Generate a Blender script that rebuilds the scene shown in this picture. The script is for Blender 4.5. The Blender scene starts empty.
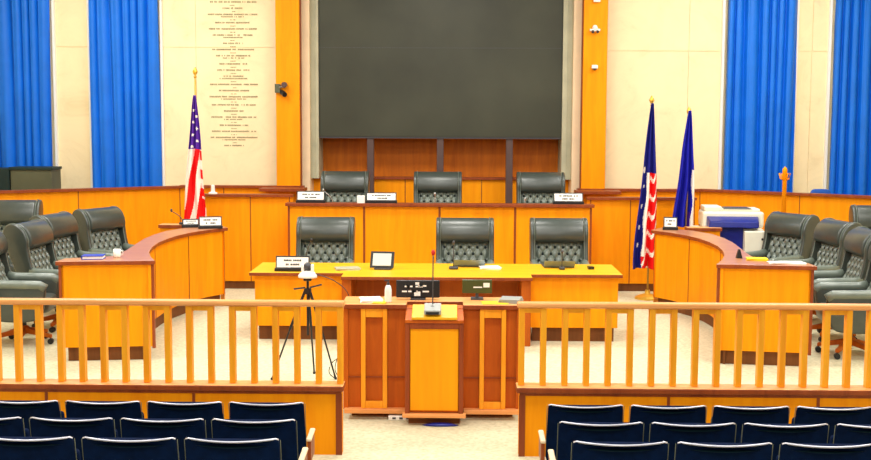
import bpy, bmesh, math, random
from math import sin, cos, pi, radians as R
from mathutils import Vector, Matrix
random.seed(7)
C = bpy.context.scene.collection
SC = bpy.context.scene

# ------------------------------------------------------------------ materials
def new_mat(name):
    m = bpy.data.materials.new(name); m.use_nodes = True
    nt = m.node_tree; b = nt.nodes['Principled BSDF']
    return m, nt, b
def plain(name, col, rough=.5, metal=0., spec=.5, var=.06, scale=8., bump=0.):
    m, nt, b = new_mat(name)
    b.inputs['Roughness'].default_value = rough
    b.inputs['Metallic'].default_value = metal
    b.inputs['Specular IOR Level'].default_value = spec
    tc = nt.nodes.new('ShaderNodeTexCoord'); n = nt.nodes.new('ShaderNodeTexNoise')
    n.inputs['Scale'].default_value = scale; n.inputs['Detail'].default_value = 4
    nt.links.new(tc.outputs['Object'], n.inputs['Vector'])
    r = nt.nodes.new('ShaderNodeValToRGB')
    r.color_ramp.elements[0].position = .3; r.color_ramp.elements[1].position = .7
    r.color_ramp.elements[0].color = tuple(c*(1-var) for c in col)+(1,)
    r.color_ramp.elements[1].color = tuple(min(1, c*(1+var)) for c in col)+(1,)
    nt.links.new(n.outputs['Fac'], r.inputs['Fac']); nt.links.new(r.outputs['Color'], b.inputs['Base Color'])
    if bump:
        bp = nt.nodes.new('ShaderNodeBump'); bp.inputs['Strength'].default_value = bump
        bp.inputs['Distance'].default_value = .01
        nt.links.new(n.outputs['Fac'], bp.inputs['Height']); nt.links.new(bp.outputs['Normal'], b.inputs['Normal'])
    return m
def wood(name, c1, c2, rough=.45, spec=.25, sc=(5, 5, .45), horiz=False):
    m, nt, b = new_mat(name)
    b.inputs['Roughness'].default_value = rough; b.inputs['Specular IOR Level'].default_value = spec
    tc = nt.nodes.new('ShaderNodeTexCoord'); mp = nt.nodes.new('ShaderNodeMapping')
    mp.inputs['Scale'].default_value = (.5, 7, 7) if horiz else sc
    nt.links.new(tc.outputs['Object'], mp.inputs['Vector'])
    n = nt.nodes.new('ShaderNodeTexNoise'); n.inputs['Scale'].default_value = 2.2
    n.inputs['Detail'].default_value = 6; n.inputs['Roughness'].default_value = .65; n.inputs['Distortion'].default_value = .6
    nt.links.new(mp.outputs['Vector'], n.inputs['Vector'])
    r = nt.nodes.new('ShaderNodeValToRGB')
    r.color_ramp.elements[0].position = .32; r.color_ramp.elements[1].position = .62
    r.color_ramp.elements[0].color = c2+(1,); r.color_ramp.elements[1].color = c1+(1,)
    nt.links.new(n.outputs['Fac'], r.inputs['Fac']); nt.links.new(r.outputs['Color'], b.inputs['Base Color'])
    return m
M = {}
M['wood'] = wood('honey_wood', (.93, .335, .003), (.86, .265, .002), .5, .12)
M['wood2'] = wood('rail_wood', (.90, .40, .020), (.82, .29, .010), .42, .25)
M['trim'] = wood('dark_trim_wood', (.30, .062, .012), (.20, .035, .008), .4, .3)
M['red'] = wood('red_wood', (.52, .115, .006), (.38, .07, .004), .5, .2)
M['niche'] = wood('niche_wood', (.66, .17, .006), (.50, .115, .004), .5, .2)
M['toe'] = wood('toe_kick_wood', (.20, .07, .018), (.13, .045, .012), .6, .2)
M['desktop'] = wood('desk_top_wood', (.50, .21, .085), (.38, .13, .045), .32, .5, horiz=True)
M['yellow'] = wood('pale_desk_top_wood', (.82, .46, .008), (.74, .35, .006), .4, .3, horiz=True)
M['capw'] = wood('cap_wood', (.86, .40, .13), (.70, .27, .07), .38, .35, horiz=True)
M['lect'] = wood('lectern_panel_wood', (.90, .37, .004), (.84, .32, .003), .5, .15)
def marble():
    m, nt, b = new_mat('cream_marble')
    b.inputs['Roughness'].default_value = .55; b.inputs['Specular IOR Level'].default_value = .2
    tc = nt.nodes.new('ShaderNodeTexCoord')
    n = nt.nodes.new('ShaderNodeTexNoise'); n.inputs['Scale'].default_value = 1.6; n.inputs['Detail'].default_value = 9; n.inputs['Roughness'].default_value = .7; n.inputs['Distortion'].default_value = 1.2
    nt.links.new(tc.outputs['Object'], n.inputs['Vector'])
    r = nt.nodes.new('ShaderNodeValToRGB')
    e = r.color_ramp.elements
    e[0].position = .30; e[0].color = (.80, .65, .38, 1); e[1].position = .60; e[1].color = (.92, .765, .475, 1)
    x = e.new(.44); x.color = (.88, .73, .45, 1)
    nt.links.new(n.outputs['Fac'], r.inputs['Fac']); nt.links.new(r.outputs['Color'], b.inputs['Base Color'])
    return m
M['marble'] = marble()
def carpet(name, a, c):
    m, nt, b = new_mat(name)
    b.inputs['Roughness'].default_value = .95; b.inputs['Specular IOR Level'].default_value = .05
    tc = nt.nodes.new('ShaderNodeTexCoord')
    n = nt.nodes.new('ShaderNodeTexNoise'); n.inputs['Scale'].default_value = 34; n.inputs['Detail'].default_value = 5
    w = nt.nodes.new('ShaderNodeTexVoronoi'); w.inputs['Scale'].default_value = 22
    nt.links.new(tc.outputs['Object'], n.inputs['Vector']); nt.links.new(tc.outputs['Object'], w.inputs['Vector'])
    mx = nt.nodes.new('ShaderNodeMath'); mx.operation = 'MULTIPLY_ADD'; mx.inputs[1].default_value = .35
    nt.links.new(w.outputs['Distance'], mx.inputs[0]); nt.links.new(n.outputs['Fac'], mx.inputs[2])
    r = nt.nodes.new('ShaderNodeValToRGB'); r.color_ramp.elements[0].position = .4; r.color_ramp.elements[1].position = .85
    r.color_ramp.elements[0].color = a+(1,); r.color_ramp.elements[1].color = c+(1,)
    nt.links.new(mx.outputs[0], r.inputs['Fac']); nt.links.new(r.outputs['Color'], b.inputs['Base Color'])
    return m
M['carpet'] = carpet('oatmeal_carpet', (.50, .45, .285), (.66, .61, .42))
M['blue'] = plain('blue_curtain_cloth', (.002, .145, .68), .45, 0, .35, .08, 3)
M['white'] = plain('white_paint', (.88, .86, .80), .5, 0, .3, .02)
M['cream'] = plain('cream_trim_paint', (.86, .66, .42), .5, 0, .3, .05, 5)
M['greystile'] = plain('grey_green_stile', (.46, .44, .30), .4, 0, .4, .12, 4)
M['screen'] = plain('dark_display_glass', (.050, .052, .034), .35, 0, .25, .25, .9)
M['post'] = plain('dark_grey_post', (.10, .06, .055), .4, .2, .4, .05)
M['leather'] = plain('dark_green_leather', (.042, .052, .042), .33, 0, .75, .12, 12, .15)
M['leather2'] = plain('tufted_leather', (.15, .18, .145), .33, 0, .8, .12, 12)  # lighter than the plain leather, highlights of the puffs put into the colour
M['pit'] = plain('button_leather', (.008, .016, .014), .5, 0, .3, .05)
M['navy'] = plain('navy_seat_cloth', (.0008, .0075, .034), .8, 0, .06, .25, 20)
M['shell'] = plain('dark_teal_shell', (.004, .018, .024), .45, 0, .4, .2, 6)
M['silver'] = plain('pale_metal_edge', (.78, .76, .84), .3, .3, .6, .03)  # metal edge whose whitish lavender highlight is put into the colour
M['black'] = plain('black_plastic', (.010, .010, .012), .35, 0, .5, .1)
M['dgrey'] = plain('dark_grey_plastic', (.05, .05, .055), .4, 0, .5, .1)
M['grey'] = plain('grey_plastic', (.32, .33, .30), .45, 0, .3, .05)
M['lid'] = plain('grey_laptop_lid', (.26, .33, .36), .5, 0, .3, .05)
M['metal'] = plain('brushed_metal', (.55, .55, .53), .3, .9, .5, .05)
M['gold'] = plain('gold_metal', (.80, .48, .06), .35, .6, .5, .1)
M['brasspole'] = wood('flag_pole_wood', (.55, .33, .06), (.42, .22, .03))
M['paper'] = plain('white_paper', (.90, .88, .82), .7, 0, .1, .02)
M['ink'] = plain('dark_ink', (.03, .025, .02), .8, 0, .1, .02)
M['engrave'] = plain('engraved_grey', (.33, .28, .16), .9, 0, .1, .15)
M['fred'] = plain('flag_red', (.80, .006, .006), .7, 0, .2, .08)
M['fwhite'] = plain('flag_white', (.92, .84, .74), .7, 0, .2, .04)
M['fpurple'] = plain('flag_purple_blue', (.09, .02, .33), .7, 0, .2, .1)
M['fnavy'] = plain('flag_navy', (.010, .012, .20), .7, 0, .2, .1)
M['fblue'] = plain('flag_royal_blue', (.012, .014, .40), .7, 0, .2, .1)
M['machine'] = plain('cream_machine_plastic', (.86, .82, .66), .45, 0, .4, .03)
M['mblue'] = plain('copier_blue_plastic', (.006, .012, .20), .3, 0, .4, .2, 4)
M['cab'] = plain('grey_green_cabinet', (.10, .105, .06), .5, 0, .3, .15, 3)
M['cabd'] = plain('dark_green_cabinet', (.012, .030, .028), .5, 0, .3, .15, 3)
M['bottle'] = plain('white_bottle', (.85, .85, .82), .25, 0, .5, .02)
M['yfold'] = plain('yellow_folder', (.95, .60, .02), .6, 0, .2, .03)
M['bfold'] = plain('blue_folder', (.012, .045, .45), .4, 0, .4, .05)
M['redp'] = plain('red_foam', (.5, .01, .01), .7)
M['glow'] = plain('pale_tablet_glass', (.62, .66, .60), .2, 0, .5, .03)
M['monitor'] = plain('olive_monitor_glass', (.06, .07, .012), .3, 0, .5, .1, 3)
M['bluechair'] = plain('blue_chair_cloth', (.02, .10, .45), .6, 0, .2, .1)

# ------------------------------------------------------------------ mesh builder
class MB:
    def __init__(s): s.v = []; s.f = []; s.mi = []
    def add(s, vs, fs, mi=0):
        n = len(s.v); s.v += [tuple(v) for v in vs]; s.f += [tuple(i+n for i in f) for f in fs]; s.mi += [mi]*len(fs)
        return s
    def box(s, x0, x1, y0, y1, z0, z1, mi=0, top=None):
        vs = [(x0,y0,z0),(x1,y0,z0),(x1,y1,z0),(x0,y1,z0),(x0,y0,z1),(x1,y0,z1),(x1,y1,z1),(x0,y1,z1)]
        s.add(vs, [(0,3,2,1),(0,1,5,4),(1,2,6,5),(2,3,7,6),(3,0,4,7)], mi)
        n = len(s.v)-8; s.f.append((n+4,n+5,n+6,n+7)); s.mi.append(mi if top is None else top)
        return s
    def hexa(s, b, t, mi=0):   # bottom quad, top quad (both ccw from above)
        return s.add(list(b)+list(t), [(0,3,2,1),(4,5,6,7),(0,1,5,4),(1,2,6,5),(2,3,7,6),(3,0,4,7)], mi)
    def prism(s, pts, z0, z1, mi=0, top=None, bot=None):
        n = len(pts); vs = [(p[0],p[1],z0) for p in pts]+[(p[0],p[1],z1) for p in pts]
        s.add(vs, [(i,(i+1)%n,(i+1)%n+n,i+n) for i in range(n)], mi)
        k = len(s.v)-2*n
        s.f.append(tuple(k+i for i in range(n-1,-1,-1))); s.mi.append(mi if bot is None else bot)
        s.f.append(tuple(k+n+i for i in range(n))); s.mi.append(mi if top is None else top)
        return s
    def xprism(s, pts, x0, x1, mi=0):   # profile in (y,z)
        n = len(pts); vs = [(x0,p[0],p[1]) for p in pts]+[(x1,p[0],p[1]) for p in pts]
        return s.add(vs, [(i,(i+1)%n,(i+1)%n+n,i+n) for i in range(n)]+[tuple(range(n-1,-1,-1)), tuple(range(n,2*n))], mi)
    def tube(s, path, r, seg=8, mi=0, r2=None):
        path = [Vector(p) for p in path]; n = len(path); vs = []
        for i, p in enumerate(path):
            d = (path[min(i+1,n-1)]-path[max(i-1,0)]).normalized()
            a = Vector((0,0,1)) if abs(d.z) < .9 else Vector((1,0,0))
            u = d.cross(a).normalized(); w = d.cross(u)
            rr = r if r2 is None else r+(r2-r)*i/(n-1)
            vs += [p+u*rr*cos(2*pi*k/seg)+w*rr*sin(2*pi*k/seg) for k in range(seg)]
        fs = [(i*seg+k, i*seg+(k+1)%seg, (i+1)*seg+(k+1)%seg, (i+1)*seg+k) for i in range(n-1) for k in range(seg)]
        fs += [tuple(range(seg-1,-1,-1)), tuple((n-1)*seg+k for k in range(seg))]
        return s.add(vs, fs, mi)
    def lathe(s, prof, c=(0,0,0), seg=16, mi=0):
        vs = []; n = len(prof)
        for r, z in prof: vs += [(c[0]+max(r,.0005)*cos(2*pi*k/seg), c[1]+max(r,.0005)*sin(2*pi*k/seg), c[2]+z) for k in range(seg)]
        fs = [(i*seg+k, i*seg+(k+1)%seg, (i+1)*seg+(k+1)%seg, (i+1)*seg+k) for i in range(n-1) for k in range(seg)]
        fs += [tuple(range(seg-1,-1,-1)), tuple((n-1)*seg+k for k in range(seg))]
        return s.add(vs, fs, mi)
    def ball(s, c, r, mi=0, seg=10, sz=1.):
        return s.lathe([(r*sin(pi*i/8), -r*sz*cos(pi*i/8)) for i in range(9)], c, seg, mi)
    def grid(s, fn, nu, nv, mi=lambda u, v: 0, close=False):
        vs = [fn(i/nu, j/nv) for j in range(nv+1) for i in range(nu+1)]
        n = len(s.v); s.v += [tuple(v) for v in vs]
        for j in range(nv):
            for i in range(nu):
                a = n+j*(nu+1)+i
                s.f.append((a, a+1, a+nu+2, a+nu+1)); s.mi.append(mi((i+.5)/nu, (j+.5)/nv))
        return s
    def build(s, name, mats, parent=None, bev=0., smooth=False, sub=0, solid=0., seg=2):
        me = bpy.data.meshes.new(name); me.from_pydata(s.v, [], s.f)
        if not isinstance(mats, (list, tuple)): mats = [mats]
        for m in mats: me.materials.append(M[m] if isinstance(m, str) else m)
        for p, mi in zip(me.polygons, s.mi): p.material_index = mi; p.use_smooth = smooth
        bm = bmesh.new(); bm.from_mesh(me); bmesh.ops.recalc_face_normals(bm, faces=bm.faces); bm.to_mesh(me); bm.free()
        o = bpy.data.objects.new(name, me); C.objects.link(o)
        if parent: o.parent = parent
        if solid: d = o.modifiers.new('s', 'SOLIDIFY'); d.thickness = solid; d.offset = 0
        if bev:
            d = o.modifiers.new('b', 'BEVEL'); d.width = bev; d.segments = seg; d.limit_method = 'ANGLE'; d.angle_limit = R(40)
        if sub: d = o.modifiers.new('u', 'SUBSURF'); d.levels = d.render_levels = sub
        return o
def tag(o, label=None, cat=None, group=None, kind=None):
    for k, v in (('label', label), ('category', cat), ('group', group), ('kind', kind)):
        if v: o[k] = v
    return o
def thing(name, label, cat, loc=(0,0,0), rz=0., group=None):
    o = bpy.data.objects.new(name, None); C.objects.link(o); o.location = loc; o.rotation_euler = (0,0,rz)
    o.empty_display_size = .1
    return tag(o, label, cat, group)
def struct(o): o['kind'] = 'structure'; return o
def dup(root, loc, rz, label=None, group=None):
    r = root.copy(); C.objects.link(r); r.location = loc; r.rotation_euler = (0,0,rz)
    if label: r['label'] = label
    if group: r['group'] = group
    for ch in list(root.children):
        c = ch.copy(); C.objects.link(c); c.parent = r
        for g in ch.children:
            d = g.copy(); C.objects.link(d); d.parent = c
    return r
X0 = -.165     # axis of the room

# ------------------------------------------------------------------ setting
struct(MB().box(-7.6, 7.3, 7.72, 18.4, -.2, 0).build('floor', 'carpet'))
f2 = MB().box(-7.6, 7.3, 3.0, 7.72, -.25, -.168).box(-7.6, 7.3, 3.0, 6.52, -.168, -.082).box(-7.6, 7.3, 3.0, 5.86, -.082, .01)
struct(f2.build('floor_gallery', 'carpet'))
# marble back wall in slabs, open in the middle for the display niche
def slabs(xs, zs, y0=17.4):
    mb = MB(); g = .004
    for a, b in zip(xs, xs[1:]):
        for c, d in zip(zs, zs[1:]): mb.box(a+g, b-g, y0, y0+.05, c+g, d-g)
    mb.box(xs[0], xs[-1], y0+.012, y0+.2, zs[0], zs[-1])
    return mb
struct(slabs([-7.5, -5.2, -3.86, -2.62], [0, 3.42, 5.6]).build('wall_back_left', 'marble'))
struct(slabs([2.27, 3.52, 5.35, 7.2], [0, 3.39, 5.6]).build('wall_back_right', 'marble'))
struct(MB().box(-7.6, -7.4, 3, 17.6, 0, 5.6).build('wall_left', 'marble'))
struct(MB().box(7.1, 7.3, 3, 17.6, 0, 5.6).build('wall_right', 'marble'))
# curtained windows: white reveal strips
for k, x in enumerate((-5.99, -5.46, -4.37, 4.02, 5.11, 5.60)):
    struct(MB().box(x-.018, x+.018, 17.34, 17.4, .1, 5.6).build('trim_%d' % (k+1), 'white'))
# niche
struct(MB().box(-2.4, 2.1, 18.0, 18.1, 0, 5.6).build('wall_niche_back', 'niche'))
struct(MB().box(-2.27, -2.14, 17.3, 18.0, 0, 5.6).build('trim_7', 'cream', bev=.01))
struct(MB().box(1.79, 1.92, 17.3, 18.0, 0, 5.6).build('trim_8', 'cream', bev=.01))
struct(MB().box(-2.14, -2.02, 17.4, 17.98, 1.46, 5.6).box(-2.075, -2.065, 17.39, 17.4, 1.46, 5.6).build('trim_9', 'greystile', bev=.008))
struct(MB().box(1.645, 1.79, 17.4, 17.98, 1.46, 5.6).box(1.715, 1.725, 17.39, 17.4, 1.46, 5.6).build('trim_10', 'greystile', bev=.008))
# pilasters
for nm, a, b in (('trim_11', -2.62, -2.27), ('trim_12', 1.92, 2.27)):
    struct(MB().box(a, b, 17.12, 17.45, 1.2, 5.6).box(a-.012, a, 17.2, 17.45, 1.2, 5.6, 1).box(b, b+.012, 17.2, 17.45, 1.2, 5.6, 1).build(nm, ['wood', 'trim'], bev=.004))
# far wainscot behind the marble base
def wains(name, p, q, h, th=.06, joints=(), cap=.05, base=.11):
    p = Vector((p[0], p[1], 0)); q = Vector((q[0], q[1], 0)); d = (q-p); L = d.length; d.normalize(); n = Vector((d.y, -d.x, 0))
    def pt(t, o): v = p+d*t+n*o; return (v.x, v.y)
    mb = MB()
    mb.prism([pt(0,0), pt(L,0), pt(L,-th), pt(0,-th)], base, h-.035, 0)
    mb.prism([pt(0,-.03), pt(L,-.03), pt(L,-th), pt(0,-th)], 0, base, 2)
    mb.prism([pt(-.01,cap), pt(L+.01,cap), pt(L+.01,-th-.04), pt(-.01,-th-.04)], h-.035, h, 1)
    for j in joints:
        mb.prism([pt(j*L-.006,.004), pt(j*L+.006,.004), pt(j*L+.006,-.01), pt(j*L-.006,-.01)], base, h-.035, 1)
    return struct(mb.build(name, ['wood', 'trim', 'toe']))
wains('wall_wainscot_far_left', (-4.05, 17.1), (-2.22, 17.1), 1.365, joints=(.35,))
wains('wall_wainscot_far_right', (1.87, 17.1), (3.66, 17.1), 1.345, joints=(.65,))
wains('wall_wainscot_left', (-7.4, 14.92), (-4.05, 17.1), 1.355, joints=(.3, .62, .995))
wains('wall_wainscot_right', (3.66, 17.1), (7.1, 14.74), 1.35, joints=(.005, .36, .7))
wains('wall_low_left', (-3.66, 15.8), (-2.2, 15.8), 1.32, joints=(.008, .6, .97))
wains('wall_low_right', (1.86, 15.8), (3.34, 15.8), 1.305, joints=(.03, .4, .992))
struct(MB().box(-2.82, -2.16, 16.72, 17.1, 1.30, 1.345, 0).build('trim_13', 'trim', bev=.004))
struct(MB().box(1.81, 2.46, 16.72, 17.1, 1.285, 1.33, 0).build('trim_14', 'trim', bev=.004))
# low panelling of the niche
wains('wall_niche_panelling', (-2.14, 17.72), (1.79, 17.72), 1.475, joints=(.05, .36, .66, .97))

# ------------------------------------------------------------------ display
t = thing('display_wall', 'huge dark grey display panel high on the wall behind the raised bench', 'screen', (X0-.02, 17.5, 0))
MB().box(-1.83, 1.83, -.06, .04, 2.10, 5.2).build('display_panel', 'screen', t)
MB().box(-1.84, 1.84, -.045, .05, 2.07, 2.10).box(-1.83, 1.83, -.063, -.05, 3.425, 3.431).build('display_frame', 'dgrey', t)
for x in (-1.06, .0, 1.05):
    MB().box(x-.052, x+.052, -.02, .10, 0, 2.08).build('support_post', 'post', t, bev=.008)

# ------------------------------------------------------------------ curtains
def curtain(xa, xb, label, seed):
    rnd = random.Random(seed); n = max(7, int((xb-xa)/.135)); ph = [rnd.uniform(-.5, .5) for _ in range(20)]
    am = [rnd.uniform(.7, 1.2) for _ in range(20)]
    def fn(u, v):
        z = 5.4-v*5.3
        w = u*n+ .25*sin(3*u*pi+ph[0])+ .12*sin(v*3+ph[1]+u*5)
        k = int(w) % 20; k2 = 0
        y = .05-.10*am[k]*abs(sin(w*pi))**.75*(1-.1*v)+.010*sin(w*4*pi+1.3+2*v)
        x = xa+(xb-xa)*u + .016*cos(w*2*pi) + (u-.5)*.03*v
        return (x-(xa+xb)/2, y, z)
    o = MB().grid(fn, n*14, 10).build('curtain', 'blue', smooth=True, solid=.006)
    o.location = ((xa+xb)/2, 17.27, 0)
    tag(o, label, 'curtain', 'floor-length blue window curtains')
curtain(-7.1, -6.04, 'bright blue pleated curtain at the far left above the grey cabinet', 1)
curtain(-5.42, -4.41, 'bright blue pleated curtain between the left marble strip and the name inscription', 2)
curtain(4.06, 5.07, 'bright blue pleated curtain behind the copier and coat stand', 3)
curtain(5.64, 7.0, 'bright blue pleated curtain at the far right edge', 4)

# ------------------------------------------------------------------ inscription
mb = MB(); rnd = random.Random(3)
def scrib(mb, xc, z, w, h, y, d=.004, cw=.02, rnd=rnd, mi=0):
    x = xc-w/2
    while x < xc+w/2-.001:
        c = min(cw*rnd.uniform(.5, 1.1), xc+w/2-x); 
        if rnd.random() > .16: mb.box(x, x+c*.72, y-d, y, z-h/2*rnd.uniform(.75,1), z+h/2*rnd.uniform(.75,1), mi)
        x += c
xc = -3.30
k = 0; z = 4.35
while z > 1.98:
    scrib(mb, xc, z, .085, .015, 17.40)
    scrib(mb, xc, z-.042, rnd.uniform(.42, .76) if k % 5 != 3 else .3, .026, 17.40)
    if k % 3 == 1: scrib(mb, xc, z-.077, rnd.uniform(.25, .45), .021, 17.40); z -= .030
    z -= .092; k += 1
o = mb.build('engraved_inscription', 'engrave'); tag(o, 'long centred column of small engraved names on cream marble', 'inscription')

# ------------------------------------------------------------------ raised bench (dais)
t = thing('raised_bench', 'tall honey wood judges bench with dark cap at the rear centre', 'desk', (X0, 15.2, 0))
hw = 2.015
MB().box(-hw, hw, 0, .05, .12, 1.205).build('front_panel', 'wood', t)
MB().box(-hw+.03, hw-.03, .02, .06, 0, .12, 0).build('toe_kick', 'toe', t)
for k in range(5):
    x = -hw+.012+k*(2*hw-.024)/4; MB().box(x-.014, x+.014, -.006, .0, .12, 1.205).build('joint_strip', 'trim', t)
MB().box(-hw-.03, hw+.03, -.05, .16, 1.205, 1.247).build('ledge_cap', 'trim', t, bev=.006)
MB().box(-hw+.01, hw-.01, .16, .58, 1.13, 1.165).build('worktop', 'desktop', t, bev=.005)
for s in (-1, 1):
    x = s*(hw-.02); MB().box(x-.02, x+.02, .05, .6, .40, 1.13).build('side_panel', 'wood', t)
struct(MB().box(X0-hw+.05, X0+hw-.05, 15.28, 17.44, 0, .42).build('floor_dais', 'carpet'))

# ------------------------------------------------------------------ executive chairs
def sm(pts, n=4):   # closed catmull-rom
    out = []; N = len(pts)
    for i in range(N):
        p0, p1, p2, p3 = [Vector(pts[(i+k-1) % N]) for k in range(4)]
        for j in range(n):
            t = j/n
            out.append(tuple(.5*((2*p1)+(-p0+p2)*t+(2*p0-5*p1+4*p2-p3)*t*t+(-p0+3*p1-3*p2+p3)*t**3)))
    return out
def rbox(cx, cy, cz, ax, ay, az, e=.35, nu=24, nv=12):
    mb = MB()
    def sg(v, p): return math.copysign(abs(v)**p, v)
    def fn(u, v):
        a = 2*pi*u; b = -pi/2+pi*v
        return (cx+ax*sg(cos(b), e)*sg(cos(a), e), cy+ay*sg(cos(b), e)*sg(sin(a), e), cz+az*sg(sin(b), e))
    return mb.grid(fn, nu, nv)
def make_chair(label, loc, rz, group):
    t = thing('office_armchair', label, 'chair', loc, rz, group)
    # star base
    b = MB(); b.lathe([(.035,.10),(.06,.12),(.06,.17),(.03,.19)], seg=12)
    for k in range(5):
        a = R(90+72*k+20); c, s_ = cos(a), sin(a); w = .028
        def q(r, o): return (c*r-s_*o, s_*r+c*o)
        p = [q(.03,-w), q(.31,-w*.7), q(.31,w*.7), q(.03,w)]
        b.hexa([(*p[0],.11),(*p[1],.065),(*p[2],.065),(*p[3],.11)], [(*p[0],.17),(*p[1],.10),(*p[2],.10),(*p[3],.17)])
    b.build('star_base', 'red', t, bev=.006)
    for k in range(5):
        a = R(90+72*k+20); c, s_ = cos(a)*.30, sin(a)*.30
        MB().tube([(c-.022,s_,.03),(c-.006,s_,.03)], .03, 12).tube([(c+.006,s_,.03),(c+.022,s_,.03)], .03, 12).tube([(c,s_,.03),(c,s_,.075)], .009, 6).build('caster', 'black', t, smooth=False)
    MB().lathe([(.028,.17),(.028,.30),(.05,.31),(.12,.335),(.12,.35)], seg=12).build('column', 'black', t)
    rbox(0, -.02, .42, .27, .29, .085).build('seat', 'leather', t, smooth=True)
    # arms: closed side panels with padded roll on top
    for s in (-1, 1):
        prof = sm([(-.27,.38),(-.29,.50),(-.30,.60),(-.26,.66),(-.10,.665),(.10,.665),(.22,.70),(.30,.62),(.27,.45),(.20,.30),(0,.27),(-.2,.29)])
        x = s*.295
        a = MB().xprism(prof, x-.035, x+.035)
        a.build('armrest', 'leather', t, bev=.022, smooth=True, seg=3)
        pad = MB()
        path = [(s*.30,-.30,.615),(s*.30,-.24,.65),(s*.30,-.05,.655),(s*.30,.14,.66),(s*.30,.22,.68)]
        pad.tube(path, .048, 12); pad.build('arm_pad', 'leather2', t, smooth=True)
    # outer back shell (hugs the wings, curls over at the top)
    prof = sm([(.19,.36),(.205,.55),(.24,.75),(.27,.92),(.30,1.05),(.34,1.14),(.40,1.12),(.425,1.04),(.40,.90),(.36,.70),(.32,.50),(.29,.36)])
    MB().xprism(prof, -.30, .30).build('backrest', 'leather', t, bev=.02, smooth=True, seg=3)
    for s in (-1, 1):
        prof = sm([(.13,.55),(.165,.75),(.175,.92),(.165,1.02),(.20,1.13),(.29,1.195),(.39,1.17),(.435,1.07),(.41,.90),(.36,.70),(.31,.55),(.22,.50)])
        x = s*.318
        w = MB().xprism(prof, x-.024, x+.024)
        wo = w.build('side_wing', 'leather', t, bev=.018, smooth=True, seg=3)
        MB().tube([(x-s*.026, p[0]+.006, p[1]) for p in prof[2:26]], .006, 6).build('piping', 'leather2', wo, smooth=True)
    # head roll
    prof = sm([(.17,.93),(.14,.99),(.145,1.08),(.19,1.155),(.27,1.195),(.35,1.175),(.38,1.10),(.36,.98),(.28,.91)])
    MB().xprism(prof, -.29, .29).build('headrest', 'leather', t, bev=.02, smooth=True, seg=3)
    # tufted panel
    NX, NZ, W, H = 12.0, 6.0, .58, .45
    def back(z): return .185+(z-.48)*.17
    def fn(u, v):
        x = (u-.5)*W; z = .48+v*H
        gx, gz = u*NX, v*NZ
        a = (gx+gz)/2; bb = (gx-gz)/2
        h = (abs(sin(pi*a))*abs(sin(pi*bb)))**.6*.028
        edge = min(1, u*12, (1-u)*12, v*12, (1-v)*12)
        return (x, back(z)+.01-h*edge-.012*edge, z)
    tp = MB().grid(fn, 84, 54)
    for i in range(1, int(NX)):
        for j in range(0, int(NZ)+1):
            if (i+j) % 2 == 0 and 0 < j < NZ:
                z = .48+j/NZ*H; tp.ball(((i/NX-.5)*W, back(z)-.006, z), .017, 1, 8)
    tp.build('tufted_panel', ['leather2', 'pit'], t, smooth=True)
    for ch in list(t.children)+[g for c in t.children for g in c.children]:     # recline the back
        if ch.name.split('.')[0] in ('backrest', 'side_wing', 'piping', 'headrest', 'tufted_panel'):
            for v in ch.data.vertices: v.co.y += max(0, v.co.z-.5)*.13
    return t
def face(a): return R(a)    # 0 = facing the camera (-Y); + turns towards +X
spots = []
# (head x, head y, turn, z, label, group)
defs = [
 (-1.53, 16.42, 0, .42, 'green leather tufted armchair on the raised bench, leftmost of its three', 'armchairs at the raised bench'),
 (-.205, 16.42, 0, .42, 'green leather tufted armchair in the middle of the raised bench', 'armchairs at the raised bench'),
 (1.26, 16.42, 0, .42, 'green leather tufted armchair on the raised bench, rightmost of its three', 'armchairs at the raised bench'),
 (-1.50, 13.62, 0, 0, 'green leather tufted armchair at the centre desk behind the white nameplate', 'armchairs at the centre desk'),
 (.155, 13.6, 0, 0, 'green leather tufted armchair in the middle behind the centre desk', 'armchairs at the centre desk'),
 (1.27, 13.65, 0, 0, 'green leather tufted armchair at the right end of the centre desk, behind the laptop', 'armchairs at the centre desk'),
 (-5.72, 14.90, 6, .10, 'dark leather armchair against the left wainscot, cut by the photo edge, turned outwards', 'armchairs of the left desk'),
 (-4.85, 11.80, 97, 0, 'dark leather armchair nearest the camera on the left, seen side-on with its armrests', 'armchairs of the left desk'),
 (-4.75, 12.78, 85, 0, 'dark leather armchair second from the front behind the left curved desk', 'armchairs of the left desk'),
 (-4.85, 13.88, 78, 0, 'dark leather armchair third from the front behind the left curved desk', 'armchairs of the left desk'),
 (-4.58, 14.80, 62, 0, 'dark leather armchair at the back of the left curved desk, beside the blue folder', 'armchairs of the left desk'),
 (4.30, 14.55, -60, 0, 'dark leather armchair next to the white copier behind the right curved desk', 'armchairs of the right desk'),
 (4.55, 13.55, -80, 0, 'dark leather armchair second from the copier behind the right curved desk', 'armchairs of the right desk'),
 (4.50, 12.45, -90, 0, 'dark leather armchair third from the copier behind the right curved desk', 'armchairs of the right desk'),
 (4.40, 11.50, -97, 0, 'dark leather armchair nearest the camera at the right edge, seen side-on', 'armchairs of the right desk'),
 (5.47, 14.78, -6, .10, 'dark leather armchair against the right wainscot at the photo edge', 'armchairs of the right desk'),
]
proto = None
for hx, hy, turn, z, lab, grp in defs:
    a = R(turn)
    fx, fy = sin(a), -cos(a)
    loc = (hx-fx*-.37, hy+fy*.37, z if z > .2 else 0)
    if proto is None: proto = make_chair(lab, loc, a, grp); c = proto
    else: c = dup(proto, loc, a, lab, grp)
    if z == .10: c.scale = (1.0, 1.0, 1.075)

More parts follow.
